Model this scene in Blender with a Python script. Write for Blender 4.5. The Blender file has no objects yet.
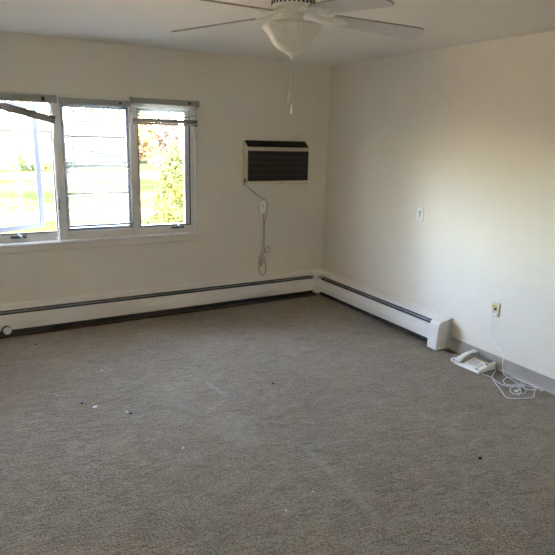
import bpy, bmesh, math, random
import numpy as np
from mathutils import Vector, Matrix
random.seed(7)
rng = np.random.default_rng(7)
SC = bpy.context.scene
COL = SC.collection

# ------------------------------------------------------------------ camera
cam_d = bpy.data.cameras.new('camera')
cam = bpy.data.objects.new('camera', cam_d)
COL.objects.link(cam)
_R = Vector((0.8660, -0.4995, 0.0270)); _F = Vector((0.4907, 0.8367, -0.2429))
_F.normalize(); _R = (_R - _F * _R.dot(_F)).normalized(); _U = _R.cross(_F)
M = Matrix.Identity(4)
for i in range(3):
    M[i][0] = _R[i]; M[i][1] = _U[i]; M[i][2] = -_F[i]
M.translation = Vector((-3.5506, -5.0754, 1.7035))
cam.matrix_world = M
cam_d.sensor_fit = 'HORIZONTAL'; cam_d.sensor_width = 36.0
cam_d.lens = 36.0 * 558.06 / 555.0
cam_d.clip_start = 0.05; cam_d.clip_end = 500
SC.camera = cam

# ------------------------------------------------------------------ sky, sun, exposure
w = bpy.data.worlds.new('sky'); SC.world = w; w.use_nodes = True
nt = w.node_tree; bg = nt.nodes['Background']
SUN_EL = math.radians(30); SUN_TRAVEL = Vector((0.90, 0.32, 0)).normalized()
sk = nt.nodes.new('ShaderNodeTexSky'); sk.sky_type = 'NISHITA'; sk.sun_disc = False
sk.sun_elevation = SUN_EL
sk.sun_rotation = math.atan2(-SUN_TRAVEL.x, -SUN_TRAVEL.y)
sk.air_density = 1.0; sk.dust_density = 0.4; sk.ozone_density = 1.0
hs = nt.nodes.new('ShaderNodeHueSaturation'); hs.inputs['Saturation'].default_value = 0.78; hs.inputs['Hue'].default_value = 0.513
nt.links.new(sk.outputs[0], hs.inputs['Color']); nt.links.new(hs.outputs[0], bg.inputs['Color']); bg.inputs['Strength'].default_value = 6.0
sun_d = bpy.data.lights.new('sun', 'SUN'); sun = bpy.data.objects.new('sun', sun_d); COL.objects.link(sun)
d = Vector((SUN_TRAVEL.x * math.cos(SUN_EL), SUN_TRAVEL.y * math.cos(SUN_EL), -math.sin(SUN_EL)))
sun.rotation_euler = d.to_track_quat('-Z', 'Y').to_euler()
sun.location = (20, -20, 20)
sun_d.energy = 46.0; sun_d.angle = math.radians(0.6); sun_d.color = (1.0, 0.75, 0.52)
vs = SC.view_settings
SC.display_settings.display_device = 'sRGB'
vs.view_transform = 'Standard'; vs.look = 'None'; vs.gamma = 1.0; vs.use_curve_mapping = False
vs.exposure = 1.38
SC.cycles.max_bounces = 14; SC.cycles.diffuse_bounces = 10; SC.cycles.transparent_max_bounces = 24
SC.cycles.sample_clamp_indirect = 0.0

# ------------------------------------------------------------------ materials
MATS = {}
def mat(name, col, rough=0.6, noise=None, bump=None, spec=0.4, metal=0.0, coat=0.0):
    """noise=(scale, second colour, lo, hi); bump=(scale, strength, distance)"""
    if name in MATS: return MATS[name]
    m = bpy.data.materials.new(name); m.use_nodes = True; MATS[name] = m
    t = m.node_tree; b = t.nodes['Principled BSDF']
    b.inputs['Base Color'].default_value = (*col, 1); b.inputs['Roughness'].default_value = rough
    b.inputs['Specular IOR Level'].default_value = spec; b.inputs['Metallic'].default_value = metal
    b.inputs['Coat Weight'].default_value = coat
    tc = t.nodes.new('ShaderNodeTexCoord')
    if noise:
        n = t.nodes.new('ShaderNodeTexNoise'); n.inputs['Scale'].default_value = noise[0]
        n.inputs['Detail'].default_value = 5
        t.links.new(tc.outputs['Object'], n.inputs['Vector'])
        r = t.nodes.new('ShaderNodeValToRGB')
        r.color_ramp.elements[0].position = noise[2]; r.color_ramp.elements[1].position = noise[3]
        r.color_ramp.elements[0].color = (*col, 1); r.color_ramp.elements[1].color = (*noise[1], 1)
        t.links.new(n.outputs['Fac'], r.inputs['Fac']); t.links.new(r.outputs['Color'], b.inputs['Base Color'])
    if bump:
        n2 = t.nodes.new('ShaderNodeTexNoise'); n2.inputs['Scale'].default_value = bump[0]
        n2.inputs['Detail'].default_value = 4
        t.links.new(tc.outputs['Object'], n2.inputs['Vector'])
        bp = t.nodes.new('ShaderNodeBump'); bp.inputs['Strength'].default_value = bump[1]
        bp.inputs['Distance'].default_value = bump[2]
        t.links.new(n2.outputs['Fac'], bp.inputs['Height']); t.links.new(bp.outputs['Normal'], b.inputs['Normal'])
    return m

WALL = mat('wall_paint', (0.83, 0.768, 0.665), 0.55, (1.3, (0.81, 0.748, 0.645), .35, .65), (140, .12, .002), spec=.25)
CEIL = mat('ceiling_paint', (0.82, 0.785, 0.73), 0.8, (1.0, (0.80, 0.765, 0.71), .35, .65), (90, .15, .002), spec=.2)
SASHM = mat('sash_shaded', (0.34, 0.35, 0.40), 0.4, (6, (0.31, 0.32, 0.37), .4, .7))  # white sash made greyer, its shade put into the colour
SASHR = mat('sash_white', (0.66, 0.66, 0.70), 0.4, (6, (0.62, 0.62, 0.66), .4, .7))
SASHO = mat('open_sash_shaded', (0.072, 0.075, 0.092), 0.5, (6, (0.065, 0.068, 0.083), .4, .7), spec=.15)  # white open sash; its shade against the bright lawn is painted in
FRAME = mat('window_vinyl', (0.78, 0.745, 0.68), 0.4, (6, (0.73, 0.69, 0.62), .4, .7))
SILLM = mat('sill_paint', (0.80, 0.77, 0.72), 0.35, (8, (0.75, 0.72, 0.67), .4, .7), spec=.5)
GASKET = mat('dark_gasket', (0.06, 0.055, 0.05), 0.6, (30, (0.10, 0.09, 0.08), .4, .6))
HEAT = mat('heater_enamel', (0.89, 0.855, 0.80), 0.4, (3, (0.87, 0.835, 0.78), .4, .65), (40, .05, .001))
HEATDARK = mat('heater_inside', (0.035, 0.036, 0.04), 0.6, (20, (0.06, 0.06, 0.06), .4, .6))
DAMPER = mat('heater_damper_metal', (0.22, 0.23, 0.25), 0.45, (15, (0.3, 0.3, 0.3), .4, .6), metal=.3)
VINYL = mat('vinyl_base', (0.42, 0.385, 0.335), 0.5, (5, (0.38, 0.345, 0.30), .4, .65))
WOODSTRIP = mat('tack_strip_wood', (0.13, 0.065, 0.04), 0.8, (25, (0.05, 0.03, 0.025), .4, .65))
ACBODY = mat('ac_beige', (0.66, 0.57, 0.43), 0.45, (6, (0.62, 0.535, 0.40), .4, .65))
ACBLACK = mat('ac_black_gloss', (0.006, 0.007, 0.007), 0.22, (10, (0.009, 0.009, 0.009), .4, .6), spec=.22)
ACRIB = mat('ac_grille_rib', (0.13, 0.10, 0.085), 0.5, (40, (0.11, 0.085, 0.07), .4, .6))
WHITEP = mat('white_plastic', (0.92, 0.905, 0.88), 0.35, (30, (0.90, 0.885, 0.86), .4, .6), spec=.5)
IVORY = mat('ivory_plastic', (0.72, 0.64, 0.48), 0.35, (30, (0.68, 0.60, 0.44), .4, .6), spec=.5)
PHONEM = mat('phone_plastic', (0.90, 0.88, 0.80), 0.35, (20, (0.87, 0.85, 0.76), .4, .65), spec=.5)
PHONEIN = mat('phone_recess', (0.52, 0.48, 0.38), 0.5, (20, (0.47, 0.43, 0.34), .4, .6))
PHGREY = mat('phone_grey_panel', (0.10, 0.11, 0.13), 0.35, (25, (0.13, 0.14, 0.16), .4, .6))
PHYEL = mat('yellow_label', (0.62, 0.48, 0.06), 0.5, (30, (0.55, 0.42, 0.05), .4, .6))
PHBLUE = mat('blue_sticker', (0.10, 0.16, 0.42), 0.5, (90, (0.45, 0.30, 0.42), .45, .6))
PHRED = mat('red_logo', (0.30, 0.02, 0.04), 0.45, (50, (0.20, 0.02, 0.03), .4, .6))
KEYM = mat('key_plastic', (0.55, 0.53, 0.48), 0.45, (60, (0.48, 0.46, 0.42), .4, .6))
DARKK = mat('dark_connector', (0.03, 0.025, 0.02), 0.5, (60, (0.05, 0.04, 0.04), .4, .6))
CORDW = mat('cord_white', (0.90, 0.89, 0.875), 0.45, (40, (0.85, 0.84, 0.82), .4, .6))
CORDB = mat('cord_beige', (0.50, 0.44, 0.35), 0.5, (40, (0.45, 0.39, 0.31), .4, .6))
FANW = mat('fan_white', (0.88, 0.845, 0.78), 0.4, (6, (0.85, 0.815, 0.75), .4, .65))
BLADE = mat('fan_blade', (0.70, 0.68, 0.645), 0.5, (5, (0.66, 0.64, 0.605), .4, .65))
BLADEEDGE = mat('fan_blade_edge', (0.46, 0.39, 0.31), 0.6, (20, (0.41, 0.35, 0.28), .4, .65))
METALD = mat('latch_metal', (0.11, 0.10, 0.09), 0.35, (30, (0.16, 0.15, 0.13), .4, .6), metal=.6)
METALL = mat('crank_chrome', (0.7, 0.7, 0.7), 0.25, (30, (0.6, 0.6, 0.6), .4, .6), metal=.8)
BLINDM = mat('blind_aluminium', (0.74, 0.73, 0.70), 0.4, (15, (0.70, 0.69, 0.66), .4, .6))
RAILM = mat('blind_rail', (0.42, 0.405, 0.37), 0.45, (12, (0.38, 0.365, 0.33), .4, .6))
STRINGM = mat('blind_string', (0.70, 0.68, 0.63), 0.8, (60, (0.64, 0.62, 0.57), .4, .6))
SCRAPW = mat('scrap_white', (0.88, 0.88, 0.90), 0.6, (90, (0.80, 0.80, 0.84), .4, .6))
SCRAPD = mat('scrap_dark', (0.03, 0.026, 0.022), 0.8, (90, (0.05, 0.04, 0.035), .4, .6))

def glass_mat():
    m = bpy.data.materials.new('pane_glass'); m.use_nodes = True; t = m.node_tree
    t.nodes.remove(t.nodes['Principled BSDF']); out = t.nodes['Material Output']
    tr = t.nodes.new('ShaderNodeBsdfTransparent'); tr.inputs[0].default_value = (.95, .965, .96, 1)
    gl = t.nodes.new('ShaderNodeBsdfGlossy'); gl.inputs['Roughness'].default_value = 0.02
    fr = t.nodes.new('ShaderNodeFresnel'); fr.inputs['IOR'].default_value = 1.25
    mx = t.nodes.new('ShaderNodeMixShader')
    t.links.new(fr.outputs[0], mx.inputs[0]); t.links.new(tr.outputs[0], mx.inputs[1]); t.links.new(gl.outputs[0], mx.inputs[2])
    t.links.new(mx.outputs[0], out.inputs['Surface'])
    return m
GLASS = glass_mat()

def bowl_mat():
    m = mat('alabaster_glass', (0.92, 0.87, 0.76), 0.55, (9, (0.82, 0.76, 0.64), .38, .68), spec=.25)
    n = [x for x in m.node_tree.nodes if x.type == 'TEX_NOISE'][0]; n.inputs['Distortion'].default_value = 1.8
    return m
BOWL = bowl_mat()

def grille_mat():
    m = bpy.data.materials.new('ac_grille_mesh'); m.use_nodes = True; t = m.node_tree; b = t.nodes['Principled BSDF']
    tc = t.nodes.new('ShaderNodeTexCoord'); ck = t.nodes.new('ShaderNodeTexChecker')
    ck.inputs['Scale'].default_value = 260; ck.inputs['Color1'].default_value = (0.028, 0.021, 0.018, 1)
    ck.inputs['Color2'].default_value = (0.080, 0.061, 0.052, 1)
    t.links.new(tc.outputs['Object'], ck.inputs['Vector']); t.links.new(ck.outputs['Color'], b.inputs['Base Color'])
    b.inputs['Roughness'].default_value = .6; b.inputs['Specular IOR Level'].default_value = .15
    return m
GRILLE = grille_mat()

def carpet_mat():
    m = bpy.data.materials.new('carpet'); m.use_nodes = True; t = m.node_tree; b = t.nodes['Principled BSDF']
    tc = t.nodes.new('ShaderNodeTexCoord')
    def noise(sc, det, stretch=None, dist=0.0):
        n = t.nodes.new('ShaderNodeTexNoise'); n.inputs['Scale'].default_value = sc; n.inputs['Detail'].default_value = det
        n.inputs['Distortion'].default_value = dist
        if stretch:
            mp = t.nodes.new('ShaderNodeMapping'); mp.inputs['Scale'].default_value = stretch; mp.inputs['Rotation'].default_value = (0, 0, .5)
            t.links.new(tc.outputs['Object'], mp.inputs['Vector']); t.links.new(mp.outputs[0], n.inputs['Vector'])
        else: t.links.new(tc.outputs['Object'], n.inputs['Vector'])
        return n
    def ramp(src, c0, c1, lo, hi):
        r = t.nodes.new('ShaderNodeValToRGB'); r.color_ramp.elements[0].position = lo; r.color_ramp.elements[1].position = hi
        r.color_ramp.elements[0].color = (*c0, 1); r.color_ramp.elements[1].color = (*c1, 1)
        t.links.new(src, r.inputs['Fac']); return r.outputs['Color']
    def mix(kind, fac, a, bb):
        x = t.nodes.new('ShaderNodeMix'); x.data_type = 'RGBA'; x.blend_type = kind
        if isinstance(fac, float): x.inputs[0].default_value = fac
        else: t.links.new(fac, x.inputs[0])
        t.links.new(a, x.inputs[6])
        if isinstance(bb, tuple): x.inputs[7].default_value = (*bb, 1)
        else: t.links.new(bb, x.inputs[7])
        return x.outputs[2]
    big = ramp(noise(1.1, 4).outputs['Fac'], (0.272, 0.217, 0.142), (0.316, 0.254, 0.172), .35, .68)
    streak = ramp(noise(7, 7, (1, 1.7, 1), 1.2).outputs['Fac'], (.78, .77, .76), (1.14, 1.14, 1.13), .30, .72)
    fine = ramp(noise(95, 3).outputs['Fac'], (.56, .55, .53), (1.36, 1.36, 1.36), .30, .70)
    c = mix('MULTIPLY', 1.0, big, streak); c = mix('MULTIPLY', 1.0, c, fine)
    at = t.nodes.new('ShaderNodeAttribute'); at.attribute_name = 'wear'
    c = mix('MIX', at.outputs['Fac'], c, (0.40, 0.355, 0.275))
    t.links.new(c, b.inputs['Base Color'])
    b.inputs['Roughness'].default_value = 0.95; b.inputs['Specular IOR Level'].default_value = 0.1
    b.inputs['Sheen Weight'].default_value = 0.25; b.inputs['Sheen Roughness'].default_value = .5
    bn = noise(150, 3); bn2 = noise(14, 5, (1, 2.2, 1), .5)
    add = t.nodes.new('ShaderNodeMath'); add.operation = 'MULTIPLY_ADD'; add.inputs[1].default_value = 1.6
    t.links.new(bn2.outputs['Fac'], add.inputs[0]); t.links.new(bn.outputs['Fac'], add.inputs[2])
    bp = t.nodes.new('ShaderNodeBump'); bp.inputs['Strength'].default_value = 1.0; bp.inputs['Distance'].default_value = .008
    t.links.new(add.outputs[0], bp.inputs['Height']); t.links.new(bp.outputs[0], b.inputs['Normal'])
    return m
CARPET = carpet_mat()

# ------------------------------------------------------------------ helpers
def tag(o, label, cat=None, group=None, kind=None):
    o['label'] = label
    if cat: o['category'] = cat
    if group: o['group'] = group
    if kind: o['kind'] = kind
    return o
def link(name, me, m, parent=None, loc=None, smooth=False):
    o = bpy.data.objects.new(name, me); COL.objects.link(o)
    if m is not None:
        if isinstance(m, (list, tuple)):
            for x in m: me.materials.append(x)
        elif len(me.materials) == 0: me.materials.append(m)
    if parent: o.parent = parent
    if loc is not None: o.location = loc
    if smooth:
        me.shade_smooth()
    return o
def obj(name, bm, m, parent=None, loc=None, smooth=False, bevel=0.0, seg=2, sharp=None):
    bmesh.ops.recalc_face_normals(bm, faces=bm.faces)
    me = bpy.data.meshes.new(name); bm.to_mesh(me); bm.free()
    o = link(name, me, m, parent, loc, smooth)
    if bevel:
        md = o.modifiers.new('bevel', 'BEVEL'); md.width = bevel; md.segments = seg; md.limit_method = 'ANGLE'; md.angle_limit = math.radians(40)
    if sharp:
        me.set_sharp_from_angle(angle=math.radians(sharp))
    return o
def empty(name, loc=(0, 0, 0), rz=0.0):
    o = bpy.data.objects.new(name, None); COL.objects.link(o); o.location = loc; o.rotation_euler = (0, 0, rz)
    o.empty_display_size = .1
    return o
def box(bm, x0, x1, y0, y1, z0, z1, mx=None):
    v = [bm.verts.new((x, y, z)) for x in (x0, x1) for y in (y0, y1) for z in (z0, z1)]
    for f in ((0, 1, 3, 2), (4, 6, 7, 5), (0, 4, 5, 1), (2, 3, 7, 6), (0, 2, 6, 4), (1, 5, 7, 3)):
        bm.faces.new([v[i] for i in f])
    if mx is not None: bmesh.ops.transform(bm, matrix=mx, verts=v)
    return v
def boxes(*a):
    bm = bmesh.new()
    for b in a: box(bm, *b)
    return bm
def prism(bm, prof, axis, a, b):
    """prof: closed polygon of two coords, extruded along axis from a to b"""
    def mk(p, t):
        if axis == 'x': return (t, p[0], p[1])
        if axis == 'y': return (p[0], t, p[1])
        return (p[0], p[1], t)
    v0 = [bm.verts.new(mk(p, a)) for p in prof]; v1 = [bm.verts.new(mk(p, b)) for p in prof]
    n = len(prof)
    bm.faces.new(v0); bm.faces.new(v1[::-1])
    for i in range(n): bm.faces.new((v0[i], v0[(i + 1) % n], v1[(i + 1) % n], v1[i]))
    return v0 + v1
def lathe(bm, prof, n=32, c=(0, 0, 0), cap=True):
    rings = []
    for r, z in prof:
        rings.append([bm.verts.new((c[0] + r * math.cos(2 * math.pi * k / n), c[1] + r * math.sin(2 * math.pi * k / n), c[2] + z)) for k in range(n)])
    for a, b in zip(rings[:-1], rings[1:]):
        for k in range(n): bm.faces.new((a[k], a[(k + 1) % n], b[(k + 1) % n], b[k]))
    if cap:
        bm.faces.new(rings[0]); bm.faces.new(rings[-1][::-1])
def catmull(pts, n=8):
    P = [Vector(p) for p in pts]; P = [P[0] * 2 - P[1]] + P + [P[-1] * 2 - P[-2]]
    out = []
    for i in range(1, len(P) - 2):
        for k in range(n):
            t = k / n; a, b, c, e = P[i - 1], P[i], P[i + 1], P[i + 2]
            out.append(.5 * ((2 * b) + (-a + c) * t + (2 * a - 5 * b + 4 * c - e) * t * t + (-a + 3 * b - 3 * c + e) * t ** 3))
    out.append(P[-2]); return out
def tube(bm, pts, r, n=8):
    pts = [Vector(p) for p in pts]; rings = []; up = Vector((0, 0, 1)); prev = None
    for i, p in enumerate(pts):
        t = (pts[min(i + 1, len(pts) - 1)] - pts[max(i - 1, 0)]).normalized()
        if prev is None:
            a = t.cross(up)
            if a.length < 1e-3: a = t.cross(Vector((1, 0, 0)))
            a.normalize()
        else:
            a = (prev - t * prev.dot(t))
            a = a.normalized() if a.length > 1e-6 else t.orthogonal().normalized()
        prev = a; b = t.cross(a)
        rr = r[i] if isinstance(r, (list, tuple)) else r
        rings.append([bm.verts.new(p + a * rr * math.cos(2 * math.pi * k / n) + b * rr * math.sin(2 * math.pi * k / n)) for k in range(n)])
    for a, b in zip(rings[:-1], rings[1:]):
        for k in range(n): bm.faces.new((a[k], a[(k + 1) % n], b[(k + 1) % n], b[k]))
    bm.faces.new(rings[0]); bm.faces.new(rings[-1][::-1])
def mesh_np(name, V, Fq):
    me = bpy.data.meshes.new(name); me.from_pydata(V.tolist() if hasattr(V, 'tolist') else V, [], Fq.tolist() if hasattr(Fq, 'tolist') else Fq)
    me.update(); return me

# ------------------------------------------------------------------ room shell
XL, YF, H = -4.9, -6.3, 2.44
WX0, WX1, WZ0, WZ1 = -3.405, -1.515, 0.785, 1.985      # window opening in the back wall
TH = 0.068
# carpet: a fine grid with gentle undulation; 'wear' holds the pressed and rubbed marks
nx, ny = 250, 320
gx = np.linspace(XL, 0, nx); gy = np.linspace(YF, 0, ny)
X, Y = np.meshgrid(gx, gy)
def fnoise(X, Y, s, seed):
    r = np.random.default_rng(seed); o = np.zeros_like(X)
    for k in range(9):
        a = r.uniform(0, 6.28); f = s * r.uniform(.6, 1.7); o += np.sin((X * math.cos(a) + Y * math.sin(a)) * f + r.uniform(0, 6.28))
    return o / 9
Z = 0.0015 * fnoise(X, Y, 9, 1) + 0.0012 * fnoise(X, Y, 30, 2)
wear = np.zeros_like(X)
def seg(a, b, wd, s):
    a = np.array(a); b = np.array(b); d = b - a; L = d @ d
    t = np.clip(((X - a[0]) * d[0] + (Y - a[1]) * d[1]) / L, 0, 1)
    q = np.hypot(X - a[0] - t * d[0], Y - a[1] - t * d[1])
    return s * np.exp(-(q / wd) ** 2)
for a, b, wd, s in [((-2.112, -1.636), (-2.073, -1.924), .016, .7), ((-2.264, -1.598), (-2.424, -1.679), .02, .4),
                    ((-2.245, -1.607), (-2.2, -1.757), .02, .25), ((-2.298, -2.079), (-2.209, -2.033), .018, .45),
                    ((-2.40, -1.905), (-2.336, -2.089), .02, .3), ((-1.951, -2.71), (-1.701, -2.754), .02, .38),
                    ((-1.951, -2.71), (-1.982, -3.386), .024, .42), ((-1.985, -3.446), (-1.652, -3.453), .02, .25),
                    ((-2.2, -2.2), (-2.2, -2.5), .12, .28), ((-2.35, -1.75), (-2.2, -1.95), .16, .14),
                    ((-1.93, -3.0), (-1.95, -3.2), .07, .2)]:
    wear = np.maximum(wear, seg(a, b, wd, s))
wear = np.clip(1.35 * wear * (0.8 + 0.5 * fnoise(X, Y, 40, 5)), 0, 1)
Z = Z - 0.002 * wear
V = np.stack([X.ravel(), Y.ravel(), Z.ravel() - .002], 1)
idx = np.arange(nx * ny).reshape(ny, nx)
Fq = np.stack([idx[:-1, :-1].ravel(), idx[:-1, 1:].ravel(), idx[1:, 1:].ravel(), idx[1:, :-1].ravel()], 1)
me = mesh_np('floor', V, Fq)
at = me.attributes.new('wear', 'FLOAT', 'POINT'); at.data.foreach_set('value', wear.ravel().astype(np.float32))
floor = tag(link('floor', me, CARPET, smooth=True), 'worn taupe carpet covering the floor of the empty room', 'floor', kind='structure')
tag(obj('floor_slab', boxes((XL - .3, .3, YF - .3, .25, -.3, -.02)), mat('slab', (.4, .38, .35), .9, (4, (.35, .33, .3), .4, .6))),
    'concrete slab under the carpet', 'floor', kind='structure')
tag(obj('ceiling', boxes((XL - .2, .2, YF - .2, .2, H, H + .14)), CEIL), 'plain white ceiling above the ceiling fan', 'ceiling', kind='structure')
tag(obj('wall_back', boxes((XL - .2, WX0, 0, TH, -.1, H), (WX1, .2, 0, TH, -.1, H), (WX0, WX1, 0, TH, -.1, WZ0), (WX0, WX1, 0, TH, WZ1, H)), WALL),
    'off-white painted wall with the window and air conditioner', 'wall', kind='structure')
tag(obj('wall_right', boxes((0, .2, YF - .2, 0, -.1, H)), WALL), 'off-white painted wall behind the telephone', 'wall', kind='structure')
tag(obj('wall_left', boxes((XL - .2, XL, YF - .2, 0, -.1, H)), WALL), 'off-white wall left of the window, outside the view', 'wall', kind='structure')
tag(obj('wall_front', boxes((XL, 0, YF - .2, YF, -.1, H)), WALL), 'off-white wall behind the viewer', 'wall', kind='structure')
# the rest of the apartment block: wings at both sides, the storey above
BRICKF = mat('facade_brick', (.30, .14, .10), .85, (9, (.38, .20, .15), .4, .65))
tag(obj('wall_facade', boxes((-14, XL - .2, -8, TH, -.6, 3.0), (.2, 8, -8, TH, -.6, 3.0), (XL - .2, .2, -8, TH, H + .14, 3.0), (XL - .2, .2, -.3, TH, -.6, -.31)), BRICKF),
    'brick apartment block around and above the room, seen only outside', 'building', kind='structure')

# grey vinyl base on the right wall past the heater, and on the unseen walls
def cove(bm, y0, y1, x=0.0, s=-1):
    prism(bm, [(x, 0), (x + s * .016, 0), (x + s * .010, .006), (x + s * .0055, .018), (x + s * .0045, .102), (x, .1045)], 'y', y0, y1)
bm = bmesh.new(); cove(bm, -3.02, -1.97); cove(bm, -4.4, -3.023); cove(bm, YF + .02, -4.403)
tag(obj('baseboard_right', bm, VINYL), 'grey vinyl cove base along the right wall behind the telephone', 'baseboard', kind='structure')
bm = bmesh.new(); cove(bm, YF + .02, -.14, XL, 1)
tag(obj('baseboard_left', bm, VINYL), 'grey vinyl cove base along the left wall, outside the view', 'baseboard', kind='structure')
bm = bmesh.new(); prism(bm, [(YF, 0), (YF + .014, 0), (YF + .005, .018), (YF + .0045, .102), (YF, .104)], 'x', XL + .02, -.02)
tag(obj('baseboard_front', bm, VINYL), 'grey vinyl cove base along the wall behind the viewer', 'baseboard', kind='structure')
# dark wooden tack strip where the carpet stops short of the heater
tag(obj('trim_1', boxes((XL + .02, -.12, -.098, -.062, -.003, .009)), WOODSTRIP), 'dark reddish wooden strip at the carpet edge under the long heater', 'trim', kind='structure')

# ------------------------------------------------------------------ window
win = tag(empty('window_1', ((WX0 + WX1) / 2, 0, WZ0)), 'three-part casement window with white frame in the back wall', 'window', kind='structure')
wl = Vector(win.location)
def wobj(name, bm, m, parent=None, **k):
    for v in bm.verts: v.co -= wl
    return obj(name, bm, m, parent or win, **k)
FY0, FY1 = 0.012, 0.060
MU1, MU2 = (-2.778, -2.705), (-2.130, -2.062)
wobj('frame', boxes((WX0, WX0 + .045, FY0, FY1, WZ0, WZ1), (WX1 - .045, WX1, FY0, FY1, WZ0, WZ1),
                    (WX0 + .045, WX1 - .045, FY0, FY1, WZ1 - .05, WZ1), (WX0 + .045, WX1 - .045, FY0, FY1, WZ0, WZ0 + .075)), FRAME, bevel=.004)
for a, b in (MU1, MU2):
    wobj('mullion', boxes((a, b, FY0 - .012, FY1 - .002, WZ0 + .02, WZ1 - .002)), FRAME, bevel=.004)
# thin casing bead round the opening
wobj('casing', boxes((WX1 - .004, WX1 + .016, -.014, .004, WZ0, WZ1 + .016), (WX0 - .016, WX0 + .004, -.014, .004, WZ0, WZ1 + .016),
                     (WX0 + .004, WX1 - .004, -.014, .004, WZ1 - .004, WZ1 + .016)), FRAME, bevel=.003)
bm = bmesh.new()
prism(bm, [(.02, WZ0 + .004), (-.045, WZ0 + .004), (-.052, WZ0 - .004), (-.052, WZ0 - .016), (-.045, WZ0 - .022), (.004, WZ0 - .022), (.02, WZ0 - .02)], 'x', WX0 - .06, WX1 + .06)
wobj('sill', bm, SILLM)
bm = bmesh.new()
prism(bm, [(0, WZ0 - .022), (-.018, WZ0 - .022), (-.018, WZ0 - .075), (-.010, WZ0 - .082), (0, WZ0 - .082)], 'x', WX0 - .045, WX1 + .042)
wobj('apron', bm, WALL)
def crank(px, z, parent=None):
    bm = boxes((px - .062, px + .062, FY0 - .016, FY0 + .004, z - .012, z + .012)); wobj('latch_plate', bm, METALD, bevel=.004)
    bm = bmesh.new(); tube(bm, [(px - .006, FY0 - .03, z + .022), (px + .012, FY0 - .03, z + .010), (px + .034, FY0 - .026, z - .006)], [.009, .008, .006])
    tube(bm, [(px - .0, FY0 - .02, z + .014), (px, FY0 + .0, z + .012)], .008)
    wobj('crank_handle', bm, METALL, smooth=True)
crank(-3.10, .835); crank(-1.70, .843)
# left casement: open, hung on its left jamb, swung outwards
SZ0, SZ1 = .862, 1.928
def sash(x0, x1, hinge_left, ang, name):
    s = empty(name); s.parent = win
    hx = x0 if hinge_left else x1
    s.location = Vector((hx, .066, SZ0)) - wl; s.rotation_euler = (0, 0, ang)
    W = x1 - x0; Hh = SZ1 - SZ0; sg = 1 if hinge_left else -1
    def P(a, b): return (min(a * sg, b * sg), max(a * sg, b * sg))
    sw = .042
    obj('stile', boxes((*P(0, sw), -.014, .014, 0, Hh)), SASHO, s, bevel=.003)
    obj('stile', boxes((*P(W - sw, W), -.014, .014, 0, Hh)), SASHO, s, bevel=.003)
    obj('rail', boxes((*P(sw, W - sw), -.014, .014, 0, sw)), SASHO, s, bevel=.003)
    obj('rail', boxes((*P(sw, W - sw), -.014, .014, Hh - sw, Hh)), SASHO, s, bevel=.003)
    obj('pane', boxes((*P(sw - .005, W - sw + .005), -.004, .002, sw - .005, Hh - sw + .005)), GLASS, s)
    return s
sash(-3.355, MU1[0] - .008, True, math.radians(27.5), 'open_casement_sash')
# dark weatherstrip around the opening of the left casement, and its sash locks
wobj('weatherstrip', boxes((MU1[0] - .010, MU1[0] - .0005, .012, .022, SZ0 - .004, SZ1 + .006), (-3.36, MU1[0] - .010, .010, .020, SZ0 - .004, SZ0 + .006), (-3.36, MU1[0] - .010, .010, .020, SZ1 - .004, SZ1 + .006)), GASKET)
for z in (1.10, 1.70):
    bm = boxes((MU1[0] + .004, MU1[0] + .018, FY0 - .026, FY0 - .010, z - .045, z + .045), (MU1[0] + .007, MU1[0] + .014, FY0 - .038, FY0 - .024, z - .01, z + .07))
    wobj('sash_lock', bm, METALD if z < 1.5 else FRAME, bevel=.003)
# fixed centre light
cs = empty('centre_sash'); cs.parent = win
bm = boxes((MU1[1], MU1[1] + .028, .024, .056, .855, 1.935), (MU2[0] - .028, MU2[0], .024, .056, .855, 1.935), (MU1[1] + .028, MU2[0] - .028, .024, .056, .855, .885), (MU1[1] + .028, MU2[0] - .028, .024, .056, 1.905, 1.935))
wobj('sash_frame', bm, SASHM, cs, bevel=.003)
wobj('pane', boxes((MU1[1] + .024, MU2[0] - .024, .038, .042, .88, 1.91)), GLASS, cs)
# closed right casement
rs = empty('right_casement_sash'); rs.parent = win
x0, x1 = MU2[1] + .006, WX1 - .048
bm = boxes((x0, x0 + .006, .018, .056, .862, 1.93), (x1 - .050, x1 - .004, .022, .056, .862, 1.93), (x0 + .006, x1 - .05, .024, .056, .862, .876), (x0 + .006, x1 - .05, .024, .056, 1.90, 1.93))
wobj('sash_frame', bm, SASHR, rs, bevel=.002)
wobj('weatherstrip', boxes((x0 - .005, x0 + .007, .014, .028, .858, 1.93), (x1 - .006, x1 + .004, .014, .028, .858, 1.93), (x0 + .007, x1 - .006, .014, .028, .855, .867)), GASKET, rs)
wobj('pane', boxes((x0 + .003, x1 - .046, .038, .042, .87, 1.905)), GLASS, rs)

# ------------------------------------------------------------------ mini blinds
def slat_mesh(W, wd=.025, crown=.0022, m=BLINDM, th=.0006):
    bm = bmesh.new(); rows = []
    for i in range(5):
        u = i / 4 - .5; z = crown * (1 - (2 * u) ** 2)
        rows.append([bm.verts.new((x, u * wd, z + e)) for x in (-W / 2, W / 2) for e in (0, -th)])
    for a, b in zip(rows[:-1], rows[1:]):
        bm.faces.new((a[0], a[2], b[2], b[0])); bm.faces.new((a[1], b[1], b[3], a[3]))
        bm.faces.new((a[0], b[0], b[1], a[1])); bm.faces.new((a[2], a[3], b[3], b[2]))
    bm.faces.new((rows[0][0], rows[0][1], rows[0][3], rows[0][2])); bm.faces.new((rows[-1][0], rows[-1][2], rows[-1][3], rows[-1][1]))
    bmesh.ops.recalc_face_normals(bm, faces=bm.faces)
    me = bpy.data.meshes.new('slat'); bm.to_mesh(me); bm.free(); me.materials.append(m); me.shade_smooth(); return me
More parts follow.
